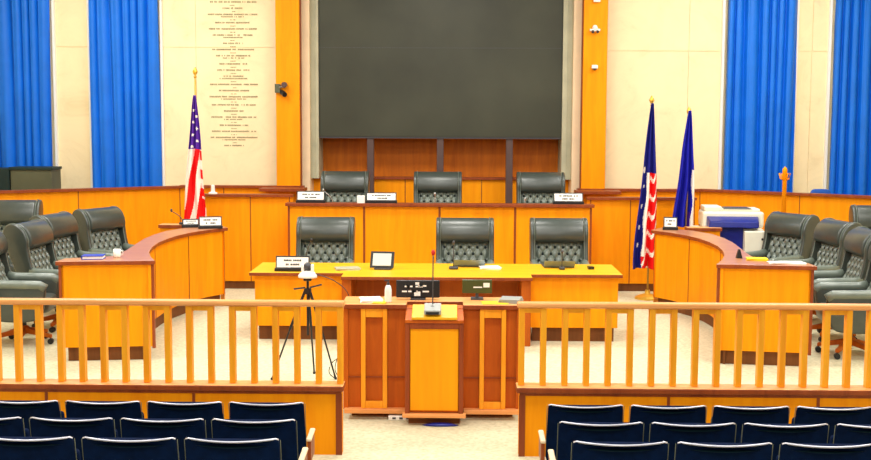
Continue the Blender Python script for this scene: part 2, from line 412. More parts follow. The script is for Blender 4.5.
# ------------------------------------------------------------------ curved side desks
arc = [(-2.87,11.00),(-3.00,11.34),(-3.115,11.72),(-3.20,12.15),(-3.25,12.6),(-3.255,13.0),(-3.225,13.4),(-3.15,13.78),(-3.02,14.12),(-2.83,14.43)]
out = [(-3.80,10.88),(-3.79,11.13),(-3.36,11.36),(-3.40,11.90),(-3.47,12.55),(-3.52,13.05),(-3.53,13.5),(-3.50,13.95),(-3.36,14.38),(-3.02,14.78)]
def sdesk(mirror, label, dz):
    f = (lambda p: (2*X0-p[0], p[1])) if mirror else (lambda p: p)
    A = [f(p) for p in arc]; O = [f(p) for p in out]
    base = Vector((sum(p[0] for p in A)/len(A), 12.7, 0))
    t = thing('curved_desk', label, 'desk', base, 0, 'curved desks facing each other')
    L = lambda p: (p[0]-base.x, p[1]-base.y)
    A = [L(p) for p in A]; O = [L(p) for p in O]
    def inset(P, Q, d):  # move P towards Q by d
        r = []
        for p, q in zip(P, Q):
            v = Vector((q[0]-p[0], q[1]-p[1])); v.normalize(); r.append((p[0]+v.x*d, p[1]+v.y*d))
        return r
    H = .985
    mb = MB(); mb.prism(A+O[::-1], H-.04, H, 1, top=0, bot=1)
    mb.build('worktop', ['desktop', 'trim'], t, bev=.006)
    def shrink(P, d):    # pull the two ends inwards
        P = list(P)
        for i, j in ((0,1),(-1,-2)):
            v = Vector((P[j][0]-P[i][0], P[j][1]-P[i][1])); v.normalize(); P[i] = (P[i][0]+v.x*d, P[i][1]+v.y*d)
        return P
    def offs(P, d):      # offset the inner arc away from the room axis
        r = []
        for i, p in enumerate(P):
            a, b = P[max(i-1, 0)], P[min(i+1, len(P)-1)]
            v = Vector((b[0]-a[0], b[1]-a[1])).normalized(); n = Vector((-v.y, v.x))*(-1 if mirror else 1)
            r.append((p[0]+n.x*d, p[1]+n.y*d))
        return r
    I1 = shrink(offs(A, .035), .035); I2 = shrink(offs(A, .065), .035)
    MB().prism(I1+I2[::-1], .14, H-.04).build('front_panel', 'wood', t)
    K1 = shrink(offs(A, .075), .08); K2 = shrink(offs(A, .10), .08)
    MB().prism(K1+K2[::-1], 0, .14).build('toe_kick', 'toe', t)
    # joints on the curved panel
    for i in (4, 7, 9):
        m = MB(); p = Vector(I1[i]); q = Vector(I1[i-1]); d = (q-p).normalized(); n = Vector((d.y, -d.x))*(-1 if mirror else 1)
        if (Vector(A[i])-Vector(I1[i])).dot(n) < 0: n = -n
        a_, b_ = p-n*.005, p+d*.012-n*.005
        m.prism([tuple(a_), tuple(b_), tuple(b_+n*.01), tuple(a_+n*.01)], .14, H-.04)
        m.build('joint_strip', 'trim', t)
    # near end panel
    sx = 1 if mirror else -1
    p = Vector(A[0])+Vector((sx*.035, .035)); q = Vector(O[0])+Vector((-sx*.035, .035)); d = (q-p).normalized(); n = Vector((0,1))
    MB().prism([tuple(p), tuple(q), tuple(q+n*.03), tuple(p+n*.03)], .14, H-.04).build('end_panel', 'wood', t)
    for a_ in (p-d*.012, q-d*.012):
        MB().prism([tuple(a_-n*.008), tuple(a_+d*.025-n*.008), tuple(a_+d*.025+n*.03), tuple(a_+n*.03)], .12, H-.04).build('edge_strip', 'trim', t)
    MB().prism([tuple(q), tuple(q-d*.03), tuple(q-d*.03+n*.2), tuple(q+n*.2)], .14, H-.04).build('side_panel', 'wood', t)
    p2, q2 = p+d*.05+n*.05, q-d*.04+n*.05
    MB().prism([tuple(p2), tuple(q2), tuple(q2+n*.03), tuple(p2+n*.03)], 0, .14).build('toe_kick', 'toe', t)
    # far end panel and its return shelf
    p, q = Vector(I1[-1]), Vector(O[-1])+Vector((-sx*.03, -.05)); n = Vector((0,-1))
    MB().prism([tuple(p), tuple(q), tuple(q+n*.03), tuple(p+n*.03)], 0, H-.04).build('end_panel', 'wood', t)
    s = 1 if mirror else -1
    ex = L(f((-3.60, 14.86)))
    MB().box(ex[0]-.22, ex[0]+.22, ex[1]-.02, ex[1]+.2, H-.05, H-.01, 1, 0).box(ex[0]-.2, ex[0]+.2, ex[1]+.0, ex[1]+.03, 0, H-.05, 2).build('return_shelf', ['capw', 'trim', 'wood'], t)
    return t
sdesk(False, 'curved honey wood desk on the left, blue folder on its top', 0)
sdesk(True, 'curved honey wood desk on the right, in front of the copier', 0)

# ------------------------------------------------------------------ centre desk
t = thing('centre_desk', 'long straight honey wood desk with pale yellow top in the middle', 'desk', (X0, 12.1, 0))
H = .735
MB().prism([(-1.98,-.06),(-.98,-.06),(-.98,-.33),(1.00,-.33),(1.00,-.06),(1.97,-.06),(1.97,.82),(-1.98,.82)], H-.035, H, 1, top=0, bot=1).build('worktop', ['yellow', 'trim'], t, bev=.005)
for a, b in ((-1.93, -.99), (1.0, 1.93)):
    MB().box(a, b, 0, .04, .155, H-.035).box(a, a+.03, .04, .8, .155, H-.035).box(b-.03, b, .04, .8, .155, H-.035).build('front_panel', 'wood', t, bev=.004)
    MB().box(a+.03, b-.03, .06, .09, 0, .16).build('toe_kick', 'toe', t)
MB().box(-.99, 1.0, .32, .36, 0, H-.035).build('recess_panel', 'red', t)
for x in (-.93, .94): MB().box(x-.05, x+.05, -.25, .3, 0, H-.035).build('recess_side', 'red', t, bev=.004)

# ------------------------------------------------------------------ gallery railing
def railing(name_x0, x1, label, s):
    x0 = name_x0; xc = (x0+x1)/2
    t = thing('gallery_railing', label, 'railing', (xc, 7.95, 0), 0, 'gallery railings beside the aisle')
    a, b = x0-xc, x1-xc
    e = a if s > 0 else b            # free end at the aisle
    MB().box(a, b, -.05, .05, -.0, .455).build('base_wall', 'wood', t)
    for k in range(0, 3):
        x = e+s*.02 if k == 0 else e+s*1.04*k
        w = .022 if k == 0 else .010
        MB().box(x-w, x+w, -.056, -.05, 0, .437).build('joint_strip', 'trim', t)
    MB().box(a+.001, b-.001, -.062, -.05, .437, .457).build('trim_shadow_strip', 'trim', t)  # dark strip for the trim and the shadow beneath the cap
    MB().box(a-(.022 if s > 0 else 0), b+(.014 if s < 0 else 0), -.085, .085, .457, .50, 1, 0).build('ledge_cap', ['capw', 'trim'], t, bev=.01)
    MB().box(a-(.02 if s > 0 else 0), b+(.02 if s < 0 else 0), -.035, .045, 1.048, 1.088).build('top_rail', 'capw', t, bev=.012)
    # open frames of two balusters and a head piece
    n = int((x1-x0)/.1515)+1
    for k in range(n):
        x = e+s*(.014+.1515*k)
        if abs(x-e) > (x1-x0)-.03: break
        MB().box(x-.021, x+.021, -.025, .035, .50, 1.048).build('baluster', 'wood2', t, bev=.004)
        if k % 2 == 1:
            xa, xb = sorted((x-s*.021, x-s*.1515+s*.021)); MB().box(xa, xb, -.02, .03, 1.015, 1.048).build('head_piece', 'wood2', t)
    return t
railing(-3.42, -.765, 'honey wood gallery railing left of the aisle, in front of the tripod', -1)
railing(.478, 3.2, 'honey wood gallery railing right of the aisle', 1)

# ------------------------------------------------------------------ speaker counter and lectern
t = thing('witness_counter', 'reddish wood counter with open frames between the two railings', 'counter', (-.15, 8.9, 0))
MB().prism([(-.71,-.03),(-.20,-.03),(-.20,.14),(.24,.14),(.24,-.03),(.70,-.03),(.70,.38),(-.71,.38)], .88, .915, 1, top=0, bot=1).build('countertop', ['capw', 'trim'], t, bev=.005)
MB().box(-.68, .68, .02, .06, .07, .88).build('back_panel', 'red', t)
MB().box(-.68, .68, .008, .02, .325, .335).build('seam', 'trim', t)
for a, b in ((-.69, -.20), (.25, .69)):
    MB().box(a, b, -.05, .06, .05, .085).build('bottom_ledge', 'capw', t, bev=.005)
for xc in (-.455, .475):
    w = .103; p = .036
    m = MB().box(xc-w, xc-w+p, -.02, .018, .085, .88).box(xc+w-p, xc+w, -.02, .018, .085, .88).box(xc-w+p, xc+w-p, -.015, .014, .085, .14).box(xc-w+p, xc+w-p, -.015, .014, .81, .88)
    m.build('open_frame', 'wood2', t, bev=.004)
for x in (-.68, .68): MB().box(x-.02, x+.02, .0, .36, .07, .88).build('side_panel', 'red', t, bev=.003)
MB().box(-.64, .64, .09, .12, 0, .07).build('plinth', 'toe', t)

t = thing('lectern', 'low wooden lectern with bright front panel and sloping yellow top in the middle', 'lectern', (-.13, 8.72, 0))
MB().box(-.215, .215, .0, .19, .10, .80).build('body', 'red', t, bev=.004)
MB().box(-.185, .185, -.012, 0, .115, .755).build('front_panel', 'lect', t, bev=.004)
m = MB()
for a, b in ((-.225,-.19),(.19,.225)): m.box(a, b, -.022, 0, .095, .80)
m.box(-.19, .19, -.022, 0, .755, .80)
m.build('frame', 'trim', t, bev=.004)
MB().box(-.245, .245, -.05, .02, .065, .095).build('bottom_ledge', 'capw', t, bev=.006)
MB().box(-.2, .2, .04, .19, 0, .10).build('plinth', 'toe', t)
MB().hexa([(-.225,-.03,.80),(.225,-.03,.80),(.225,.28,.80),(-.225,.28,.80)], [(-.225,-.03,.825),(.225,-.03,.825),(.225,.28,.895),(-.225,.28,.895)]).build('top_box', 'red', t, bev=.004)
MB().hexa([(-.175,-.04,.828),(.175,-.04,.828),(.175,.22,.888),(-.175,.22,.888)], [(-.175,-.04,.848),(.175,-.04,.848),(.175,.22,.908),(-.175,.22,.908)]).build('reading_board', 'yellow', t, bev=.004)

# ------------------------------------------------------------------ gallery seats
def make_seat(label, loc, group):
    t = thing('theater_chair', label, 'seat', loc, 0, group)
    W = .475
    def outline(ins=0.):
        w = W/2-ins; zt = .77-ins
        p = [(-w+.015, .36+ins), (-w, .42)]
        p += [(-w+.006, zt-.03), (-w+.009, zt-.006), (-w+.022, zt)]
        for i in range(1, 10):
            u = -1+2*i/10; p.append((u*(w-.022), zt-.007*(1-u*u)))
        p += [(w-.022, zt), (w-.009, zt-.006), (w-.006, zt-.03), (w, .42), (w-.015, .36+ins)]
        return p
    def yb(x, z): return -.015+.05*(x/(W/2))**2-(z-.36)*.20    # seats face +Y; back leans towards the camera
    def shell(P, off0, off1):
        n = len(P); mb = MB()
        vs = [(x, yb(x,z)+off0, z) for x, z in P]+[(x, yb(x,z)+off1, z) for x, z in P]
        fs = [(i,(i+1)%n,(i+1)%n+n,i+n) for i in range(n)]
        # quad strips across mirrored pairs
        for off in (0, n):
            for i in range(n//2):
                a, b = i, n-1-i
                if i+1 <= b-1:
                    f = (off+a, off+a+1, off+b-1, off+b) if a+1 != b-1 else (off+a, off+a+1, off+b)
                    fs.append(f)
        return mb.add(vs, fs)
    shell(outline(.0), -.018, .0).build('back_shell', 'navy', t, bev=.003, smooth=False)
    shell(outline(.035), .0, .035).build('back_cushion', 'shell', t, bev=.012, smooth=True)
    P = outline()
    top = [(x, yb(x,z)-.009, z+.001) for x, z in P[3:-3]]
    MB().tube(top, .0050, 8).build('edge_trim', 'silver', t, smooth=True)
    for sg in (-1, 1):
        q = [(sg*(W/2), yb(W/2, z)-.009, z) for z in (.42, .58, .762)]
        MB().tube(q, .0022, 6).build('side_bead', 'cab', t, smooth=True)
    # tipped-up seat
    MB().hexa([(-.215,.10,.34),(.215,.10,.34),(.215,.17,.34),(-.215,.17,.34)], [(-.205,.08,.66),(.205,.08,.66),(.205,.14,.66),(-.205,.14,.66)]).build('tip_up_seat', 'navy', t, bev=.02, smooth=True)
    def side(x):
        st = MB().box(x-.012, x+.012, -.0, .06, .02, .51).box(x-.012, x+.012, .06, .18, .38, .51).box(x-.016, x+.016, -.10, .24, 0, .02)
        st.build('standard', 'trim', t, bev=.003)
        MB().hexa([(x-.017,-.02,.51),(x+.017,-.02,.51),(x+.017,.19,.525),(x-.017,.19,.525)], [(x-.017,-.02,.53),(x+.017,-.02,.53),(x+.017,.19,.545),(x-.017,.19,.545)]).build('arm_pad', 'cream', t, bev=.008)
    side(-.255)
    return t, side
names = ['front row', 'middle row', 'nearest row']
ordn = [['at the aisle end', 'second from the aisle', 'third from the aisle', 'fourth from the aisle'],]
seat0 = None; aisle_side = []
rows = [(6.95+.09, -.168, 4), (6.22+.09, -.082, 4), (5.50+.09, .012, 3)]
for r, (y, z, n) in enumerate(rows):
    for s in (-1, 1):
        for k in range(n):
            xc = ((-.905, -.858, -.84)[r]-.2375-.51*k) if s < 0 else (.595+.2375+.51*k)
            lab = 'navy gallery seat %s the aisle, %s, %s' % ('left of' if s < 0 else 'right of', names[r], ['aisle seat', 'second in from the aisle', 'third in from the aisle', 'fourth in, at the photo edge'][k])
            grp = 'gallery seats with navy backs'
            if seat0 is None:
                seat0, side = make_seat(lab, (xc, y, z), grp); o = seat0
            else: o = dup(seat0, (xc, y, z), 0, lab, grp)
            if s < 0 and k == 0: aisle_side.append(o)
for o in aisle_side:                  # aisle seats left of the aisle close the row with one more standard
    for nm in ('standard', 'arm_pad'):
        e = [c for c in seat0.children if c.name.startswith(nm)][0].copy(); C.objects.link(e); e.parent = o; e.location.x = .51

# ------------------------------------------------------------------ flags
def flag(loc, label, top, ftop, fbot, wtop, wbot, colf, mats, lean=0., folds=5, seed=1, name='flag', skew=0.):
    t = thing(name, label, 'flag', loc)
    MB().lathe([(.17,0),(.17,.02),(.13,.045),(.04,.07),(.03,.12)], seg=20).build('stand', 'gold', t, smooth=False)
    MB().tube([(0,0,.1),(0,0,top-.12)], .013, 10).build('pole', 'brasspole', t, smooth=True)
    MB().lathe([(.012,top-.14),(.022,top-.13),(.010,top-.11),(.028,top-.08),(.034,top-.06),(.022,top-.03),(.006,top)], seg=12).build('finial', 'gold', t, smooth=True)
    rnd = random.Random(seed); ph = rnd.uniform(0, 6)
    def fn(u, v):
        z = ftop+(fbot-ftop)*v - .10*v*(u-.4)**2
        w = wtop+(wbot-wtop)*min(1, v*1.05)**.8
        xx = (u-.5)*w + lean*v + .012*sin(9*v+ph)*v + skew*v*v
        a = .055*(.35+.65*v)
        y = -.03 + a*sin(u*2*pi*folds/2+ph+1.2*v)+.02*sin(u*17+3*v)*v
        return (xx, y-.03, z)
    MB().grid(fn, 64, 110, colf).build('cloth', mats, t, smooth=True, solid=.004)
    return t
def us(u, v):
    w = .025+.285*min(1, v*1.05)**.8
    if v < .42:
        for k in range(7):
            a = (.30, .70)[k % 2]; b = .115+.048*k
            if ((u-a)*w)**2+((v-b)*1.68)**2 < .016**2: return 1
        return 2
    if u > .84 and v < .80: return 0 if int(v*14) % 2 == 0 else 1
    q = u+1.0*v
    return 0 if (.90 < q < 1.27 or 1.52 < q < 1.86) else 1
flag((-3.40, 15.25, 0), 'red, white and blue striped flag draped on a pole behind the left curved desk', 3.03, 2.66, .98, .025, .31, us, ['fred', 'fwhite', 'fpurple'], 0, 5, 2, skew=-.03)
def us2(u, v):
    e = .42+.03*sin(v*25)
    if v < .42:
        if (u-.12)**2*.5+((v-.40)*3)**2 < .004: return 1
        return 2
    if u < e-.07:
        for b in (.50, .62, .75, .86):
            if ((u-.18)*.4)**2+((v-b)*1.8)**2 < .0005: return 1
        return 2
    if u < e+.08 and v < .93: return 1
    w = (u*1.5+v*9+ .25*sin(u*14)) % 1
    return 1 if w < .25 else 0
flag((2.60, 15.15, 0), 'navy, red and white flag hanging low on a pole at the right desk corner', 2.68, 2.58, .42, .03, .33, us2, ['fred', 'fwhite', 'fnavy'], -.055, 5, 5)
def blu(u, v):
    if u > .82+.04*sin(v*18) and v > .5: return 1
    if u > .72 and v > .86: return 2
    return 0
flag((3.13, 15.35, 0), 'plain royal blue flag with a white edge beside the copier', 2.54, 2.49, .95, .025, .30, blu, ['fblue', 'fwhite', 'fpurple'], -.05, 5, 9)

# ------------------------------------------------------------------ nameplates
def plate(loc, rz, w, h, label, seed, name='nameplate'):
    t = thing(name, label, 'nameplate', loc, rz, 'desk nameplates')
    MB().box(-w/2-.01, w/2+.01, -.035, .05, 0, .035).build('holder', 'black', t, bev=.004)
    MB().hexa([(-w/2,-.01,.03),(w/2,-.01,.03),(w/2,.01,.03),(-w/2,.01,.03)], [(-w/2,.02,.03+h),(w/2,.02,.03+h),(w/2,.04,.03+h),(-w/2,.04,.03+h)]).build('frame', 'black', t)
    m = 0.012
    def P(x, z): return (x, -.0125+.03*(z-.03)/h, z)
    MB().add([P(-w/2+m,.03+m),P(w/2-m,.03+m),P(w/2-m,.03+h-m),P(-w/2+m,.03+h-m)], [(0,1,2,3)]).build('card', 'paper', t, solid=.002)
    rnd = random.Random(seed); mb = MB()
    for zz, ww in ((.03+h*.66, w*.6), (.03+h*.33, w*.4)):
        x = -ww/2
        while x < ww/2:
            c = rnd.uniform(.012, .022)
            if rnd.random() > .15:
                y = P(0, zz)[1]-.003; mb.box(x, x+c*.7, y-.002, y+.001, zz-h*.07, zz+h*.07)
            x += c
    mb.build('lettering', 'ink', t)
    return t
plate((-1.88, 15.235, 1.247), 0, .37, .125, 'white nameplate at the left end of the raised bench', 1)
plate((-.94, 15.235, 1.247), 0, .40, .11, 'white nameplate left of the middle chair on the raised bench', 2)
plate((1.54, 15.235, 1.247), 0, .39, .12, 'white nameplate at the right end of the raised bench', 3)
plate((-1.70, 12.17, .735), 0, .36, .13, 'white nameplate on the centre desk behind the tripod', 4)
plate((-3.02, 14.28, .985), R(14), .28, .12, 'white nameplate at the far tip of the left curved desk', 5)
plate((-3.30, 14.42, .985), R(12), .20, .075, 'small dark nameplate below the striped flag on the left desk', 6)
plate((2.75, 14.46, .985), R(-12), .17, .13, 'small white nameplate at the far tip of the right curved desk', 7)
# white box on the bench, small stand on the far left ledge
o = MB().box(-.05, .05, -.04, .04, 0, .10).build('paper_stack', 'paper', bev=.004); o.location = (-1.21, 15.23, 1.247); tag(o, 'small white box next to the bench nameplate', 'box')
o = MB().lathe([(.06,0),(.06,.02),(.028,.03),(.026,.12),(.0,.13)], seg=14).build('table_bell', 'paper', smooth=False); o.location = (-3.30, 15.80, 1.32); tag(o, 'small white bell-shaped object on the low wall near the striped flag', 'bell')

# ------------------------------------------------------------------ microphones
def mic(loc, rz, h, reach, label, basew=.06, tip='black', basem='black', name='gooseneck_microphone'):
    t = thing(name, label, 'microphone', loc, rz, 'gooseneck microphones')
    MB().box(-basew, basew, -.045, .045, 0, .03).build('base', basem, t, bev=.01)
    path = [(0,0,.03)]+[(0, -reach*(i/8)**2, .03+h*i/8*(1-.08*(i/8))) for i in range(1, 9)]
    MB().tube(path, .0055, 6).build('gooseneck', 'metal' if basem == 'grey' else 'dgrey', t, smooth=True)
    e = path[-1]; MB().ball((e[0], e[1], e[2]+.01), .015, 0, 10, 1.6).build('foam_tip', tip, t, smooth=True)
    return t
mic((-.145, 8.80, .895), R(175), .43, .02, 'tall microphone with red tip on the lectern board', .02, 'redp')
mic((.02, 12.42, .735), R(180), .27, .02, 'slim microphone in front of the middle chair at the centre desk', .05, 'dgrey', 'dgrey')
mic((-1.62, 12.62, .735), R(65), .27, .08, 'gooseneck microphone beside the nameplate on the centre desk', .05)
mic((-1.60, 15.45, 1.165), R(-70), .22, .14, 'gooseneck microphone at the left chair of the raised bench', .05, 'metal', 'grey')
mic((-.23, 15.42, 1.165), 0, .17, .02, 'short microphone at the middle chair of the raised bench', .04, 'metal', 'grey')
mic((.98, 15.42, 1.165), 0, .10, .0, 'tiny microphone at the right chair of the raised bench', .03, 'metal', 'grey')
mic((-3.52, 14.92, .975), R(-80), .16, .14, 'small microphone near the far left tip of the left curved desk', .03, 'dgrey')
mic((1.20, 12.45, .735), 0, .17, .02, 'short microphone above the laptop on the centre desk', .03, 'dgrey', 'dgrey')
o = thing('microphone_box', 'grey console box at the foot of the lectern microphone', 'box', (-.145, 8.76, .865))
MB().hexa([(-.065,-.07,.0),(.065,-.07,.0),(.065,.06,.035),(-.065,.06,.035)], [(-.065,-.07,.035),(.065,-.07,.035),(.065,.06,.075),(-.065,.06,.075)]).build('body', 'grey', o, bev=.006)
MB().box(-.05, .05, -.075, -.069, .004, .024).build('front_strip', 'black', o)

# ------------------------------------------------------------------ things on the centre desk
t = thing('tablet_stand', 'small tilted tablet screen in dark frame on the centre desk', 'tablet', (-.755, 12.35, .735), R(-6))
MB().hexa([(-.13,-.03,.02),(.13,-.03,.02),(.13,-.01,.02),(-.13,-.01,.02)], [(-.13,.05,.19),(.13,.05,.19),(.13,.07,.19),(-.13,.07,.19)]).build('frame', 'black', t, bev=.006)
MB().add([(-.10,-.025,.045),(.10,-.025,.045),(.10,.037,.17),(-.10,.037,.17)], [(0,1,2,3)]).build('glass', 'glow', t, solid=.008)
MB().box(-.08, .10, -.04, .10, 0, .02).build('foot', 'dgrey', t, bev=.005)
def laptop(loc, rz, label):
    t = thing('laptop', label, 'laptop', loc, rz, 'laptops on the centre desk')
    MB().box(-.17, .17, -.12, .12, 0, .018).build('keyboard_base', 'dgrey', t, bev=.005)
    MB().hexa([(-.17,-.125,.012),(.17,-.125,.012),(.17,-.115,.012),(-.17,-.115,.012)], [(-.17,-.20,.085),(.17,-.20,.085),(.17,-.19,.085),(-.17,-.19,.085)]).build('lid', 'lid', t, bev=.003)
    return t
laptop((1.18, 12.72, .735), R(2), 'grey laptop with low lid in front of the right chair at the centre desk')
laptop((.20, 12.75, .735), R(-3), 'dark laptop in front of the middle chair at the centre desk')
def papers(loc, rz, w, d, h, mat, label, cat='papers', name='paper_stack', grp=None):
    mb = MB()
    for i in range(3):
        a = R(-4+4*i); c, s_ = cos(a), sin(a); q = [(-w/2,-d/2),(w/2,-d/2),(w/2,d/2),(-w/2,d/2)]
        mb.prism([(c*x-s_*y, s_*x+c*y) for x, y in q], h*i/3, h*(i+1)/3-.0005)
    o = mb.build(name, mat); o.location = loc; o.rotation_euler.z = rz; tag(o, label, cat, grp); return o
papers((-1.13, 12.35, .735), .2, .26, .2, .02, 'greystile', 'loose grey papers right of the nameplate on the centre desk')
papers((.42, 12.5, .735), .1, .22, .2, .02, 'paper', 'white papers beside the middle laptop on the centre desk')
papers((1.52, 12.5, .735), .1, .06, .08, .03, 'black', 'small black gadget right of the laptop on the centre desk', 'gadget', 'desk_gadget')
# ------------------------------------------------------------------ things on the counter
t = thing('monitor', 'black monitor seen from behind at the left of the counter, papers taped on', 'monitor', (-.27, 9.14, .915), R(0), 'monitors on the counter')
MB().box(-.175, .175, -.01, .02, .015, .155).build('casing', 'black', t, bev=.006)
MB().box(-.06, .06, -.05, .08, 0, .012).box(-.02, .02, 0, .02, .01, .05).build('foot', 'dgrey', t)
m = MB(); r5 = random.Random(5)
for i in range(9): x = r5.uniform(-.13, .08); z = r5.choice((.06,.10,.105)); m.box(x, x+r5.uniform(.02,.07), -.014, -.0105, z, z+.012)
m.box(-.03, .02, -.014, -.0105, .03, .065).box(-.02,.01,-.014,-.0105,.12,.14)
m.build('cable_panel', 'paper', t)
t = thing('monitor', 'small olive tinted monitor at the right of the counter', 'monitor', (.205, 9.16, .915), R(0), 'monitors on the counter')
MB().box(-.12, .12, -.01, .015, .05, .16).build('casing', 'monitor', t, bev=.006)
MB().box(-.05, .05, -.04, .06, 0, .012).box(-.012, .012, 0, .015, .01, .06).build('foot', 'dgrey', t)
MB().box(.05, .10, -.014, -.0105, .10, .135).box(-.03, .04, -.014, -.0105, .095, .105).build('sticker', 'paper', t)
t = thing('spray_bottle', 'white pump bottle standing on the left side of the counter', 'bottle', (-.50, 8.98, .915))
MB().lathe([(.026,0),(.028,.01),(.028,.10),(.022,.125),(.012,.14)], seg=16).build('body', 'bottle', t, smooth=True)
MB().lathe([(.013,.138),(.013,.155),(.006,.158),(.006,.172)], seg=10).box(-.03, .01, -.007, .007, .168, .18).build('pump', 'dgrey', t)
papers((-.64, 9.05, .915), .15, .17, .2, .02, 'paper', 'white papers at the left end of the counter')
papers((-.56, 8.97, .915), -.2, .10, .15, .008, 'yfold', 'yellow note sheets between papers and bottle on the counter')
papers((.34, 8.98, .915), .1, .20, .14, .006, 'yfold', 'yellow sheet below the olive monitor on the counter')
papers((.47, 9.05, .915), -.25, .16, .2, .03, 'grey', 'grey newspaper pile at the right end of the counter')
o = MB().box(-.13, .13, -.03, .03, 0, .035, 0).build('power_strip', 'paper', bev=.006); o.location = (-.36, 8.87, 0); tag(o, 'white power strip on the floor under the counter', 'power strip')
for k in range(4):
    q = MB().box(-.1+.055*k, -.072+.055*k, -.0315, -.0285, .01, .026).build('socket', 'dgrey', o)
o = MB().lathe([(.17,0),(.19,.012),(.10,.04),(0,.05)], seg=24).build('floor_bag', 'mblue', smooth=True); o.location = (-.08, 8.70, 0); o.scale = (.75, .2, .5); tag(o, 'dark blue bag lying on the floor under the lectern', 'bag')

# ------------------------------------------------------------------ side desk items
t = thing('ring_binder', 'blue folder lying near the chair on the left curved desk', 'folder', (-3.50, 11.12, .985), R(8))
MB().box(-.10, .10, -.08, .08, 0, .006).box(-.10, .10, -.08, .08, .03, .036).box(-.106, -.1, -.08, .08, 0, .036).build('cover', 'bfold', t)
MB().box(-.095, .095, -.075, .075, .006, .03).build('pages', 'paper', t)
t = thing('coffee_mug', 'white cup beside the blue folder on the left curved desk', 'cup', (-3.31, 11.25, .985))
MB().lathe([(.03,0),(.035,.01),(.037,.08),(.032,.08),(.03,.012),(0,.01)], seg=16).build('bowl', 'paper', t, smooth=True)
MB().tube([(.035,0,.065),(.06,0,.06),(.062,0,.035),(.036,0,.02)], .005, 6).build('handle', 'paper', t, smooth=True)
papers((3.24, 11.10, .985), .0, .34, .16, .012, 'paper', 'white papers near the front edge of the right curved desk')
papers((3.02, 11.35, .985), -.2, .2, .16, .02, 'yfold', 'yellow folder on the right curved desk', 'folder', 'paper_folder')
o = MB().hexa([(-.03,-.03,0),(.03,-.03,0),(.03,.03,0),(-.03,.03,0)], [(-.008,-.02,.09),(.008,-.02,.09),(.008,.02,.09),(-.008,.02,.09)]).build('binder_clip', 'black', bev=.004); o.location = (2.88, 11.5, .985); tag(o, 'black clip standing left of the yellow folder on the right desk', 'clip')

# ------------------------------------------------------------------ copier
t = thing('copier', 'white and blue office copier behind the right curved desk', 'copier', (3.70, 15.28, 0), R(-4))
MB().box(-.34, .38, -.22, .35, 0, 1.02).build('cabinet', 'machine', t, bev=.02)
MB().box(-.36, .40, -.12, .34, 1.02, 1.25).build('scanner_body', 'machine', t, bev=.03)
MB().box(-.34, -.12, -.08, .30, 1.25, 1.32).box(-.12, .36, -.04, .30, 1.25, 1.29).build('document_feeder', 'machine', t, bev=.015)
MB().hexa([(-.10,-.05,1.288),(.26,-.05,1.288),(.26,.2,1.288),(-.10,.2,1.288)], [(-.08,-.03,1.305),(.22,-.03,1.305),(.22,.15,1.305),(-.08,.15,1.305)]).build('feed_tray', 'dgrey', t)
MB().hexa([(-.32,-.34,1.04),(.30,-.34,1.04),(.32,-.12,1.04),(-.32,-.12,1.04)], [(-.30,-.32,1.13),(.30,-.32,1.13),(.33,-.12,1.19),(-.32,-.12,1.19)]).build('front_lip', 'mblue', t, bev=.015)
MB().box(-.21, .12, -.26, -.22, .45, 1.04).build('front_door', 'mblue', t, bev=.008)
MB().box(.12, .46, -.40, -.25, .3, 1.0).build('paper_drawer', 'machine', t, bev=.01)
MB().box(.32, .42, -.405, -.40, .88, .91).build('drawer_handle', 'black', t)
MB().box(-.55, -.36, -.10, .22, .98, 1.02).build('output_tray', 'machine', t, bev=.008)

t.scale = (1.04, 1, .93)
# coat stand
M['coatwood'] = M['wood']
t = thing('coat_stand', 'light wooden coat stand in front of the right curtain', 'coat stand', (4.39, 15.25, 0))
MB().lathe([(.03,.1),(.03,1.68),(.034,1.69),(.03,1.73),(.0,1.76)], seg=12).build('pole', 'coatwood', t, smooth=True)
for k in range(4):
    a = R(45+90*k); c, s_ = cos(a), sin(a)
    MB().tube([(c*.02,s_*.02,1.58),(c*.06,s_*.06,1.60),(c*.08,s_*.08,1.67)], .011, 8).build('hook', 'coatwood', t, smooth=True)
    MB().tube([(c*.02,s_*.02,.16),(c*.14,s_*.14,.10),(c*.24,s_*.24,.02)], .014, 8).build('foot', 'coatwood', t, smooth=True)

# cabinets behind the left wainscot
t = thing('low_cabinet', 'grey green cabinet under the far left curtain', 'cabinet', (-6.13, 16.85, 0))
MB().box(-.30, .30, -.2, .2, 0, 1.60).build('body', 'cab', t, bev=.006)
MB().box(-.32, .32, -.22, .2, 1.60, 1.64).build('lid', 'cabd', t, bev=.004)
MB().box(-.28, .28, -.205, -.2, .1, 1.56).build('door', 'cab', t, bev=.003)
t = thing('low_cabinet', 'dark green cabinet at the left photo edge beside the grey green one', 'cabinet', (-6.80, 16.85, 0))
MB().box(-.35, .35, -.2, .2, 0, 1.62).build('body', 'cabd', t, bev=.006)
MB().box(-.33, .33, -.205, -.2, .1, 1.58).build('door', 'cabd', t, bev=.003)
# blue chair behind the right wainscot
t = thing('blue_chair', 'blue chair whose top shows above the right wainscot', 'chair', (5.34, 16.55, 0))
rbox(0, .18, 1.10, .15, .04, .28).build('backrest', 'bluechair', t, smooth=True)
rbox(0, -.02, .62, .2, .2, .05).build('seat', 'bluechair', t, smooth=True)
for sx in (-1, 1):
    for sy in (-1, 1): MB().tube([(sx*.17, sy*.16, 0), (sx*.16, sy*.14, .62)], .012, 8).build('leg', 'metal', t)
MB().tube([(-.12,.18,.6),(-.12,.2,.95)], .012, 8).tube([(.12,.18,.6),(.12,.2,.95)], .012, 8).build('back_post', 'metal', t)

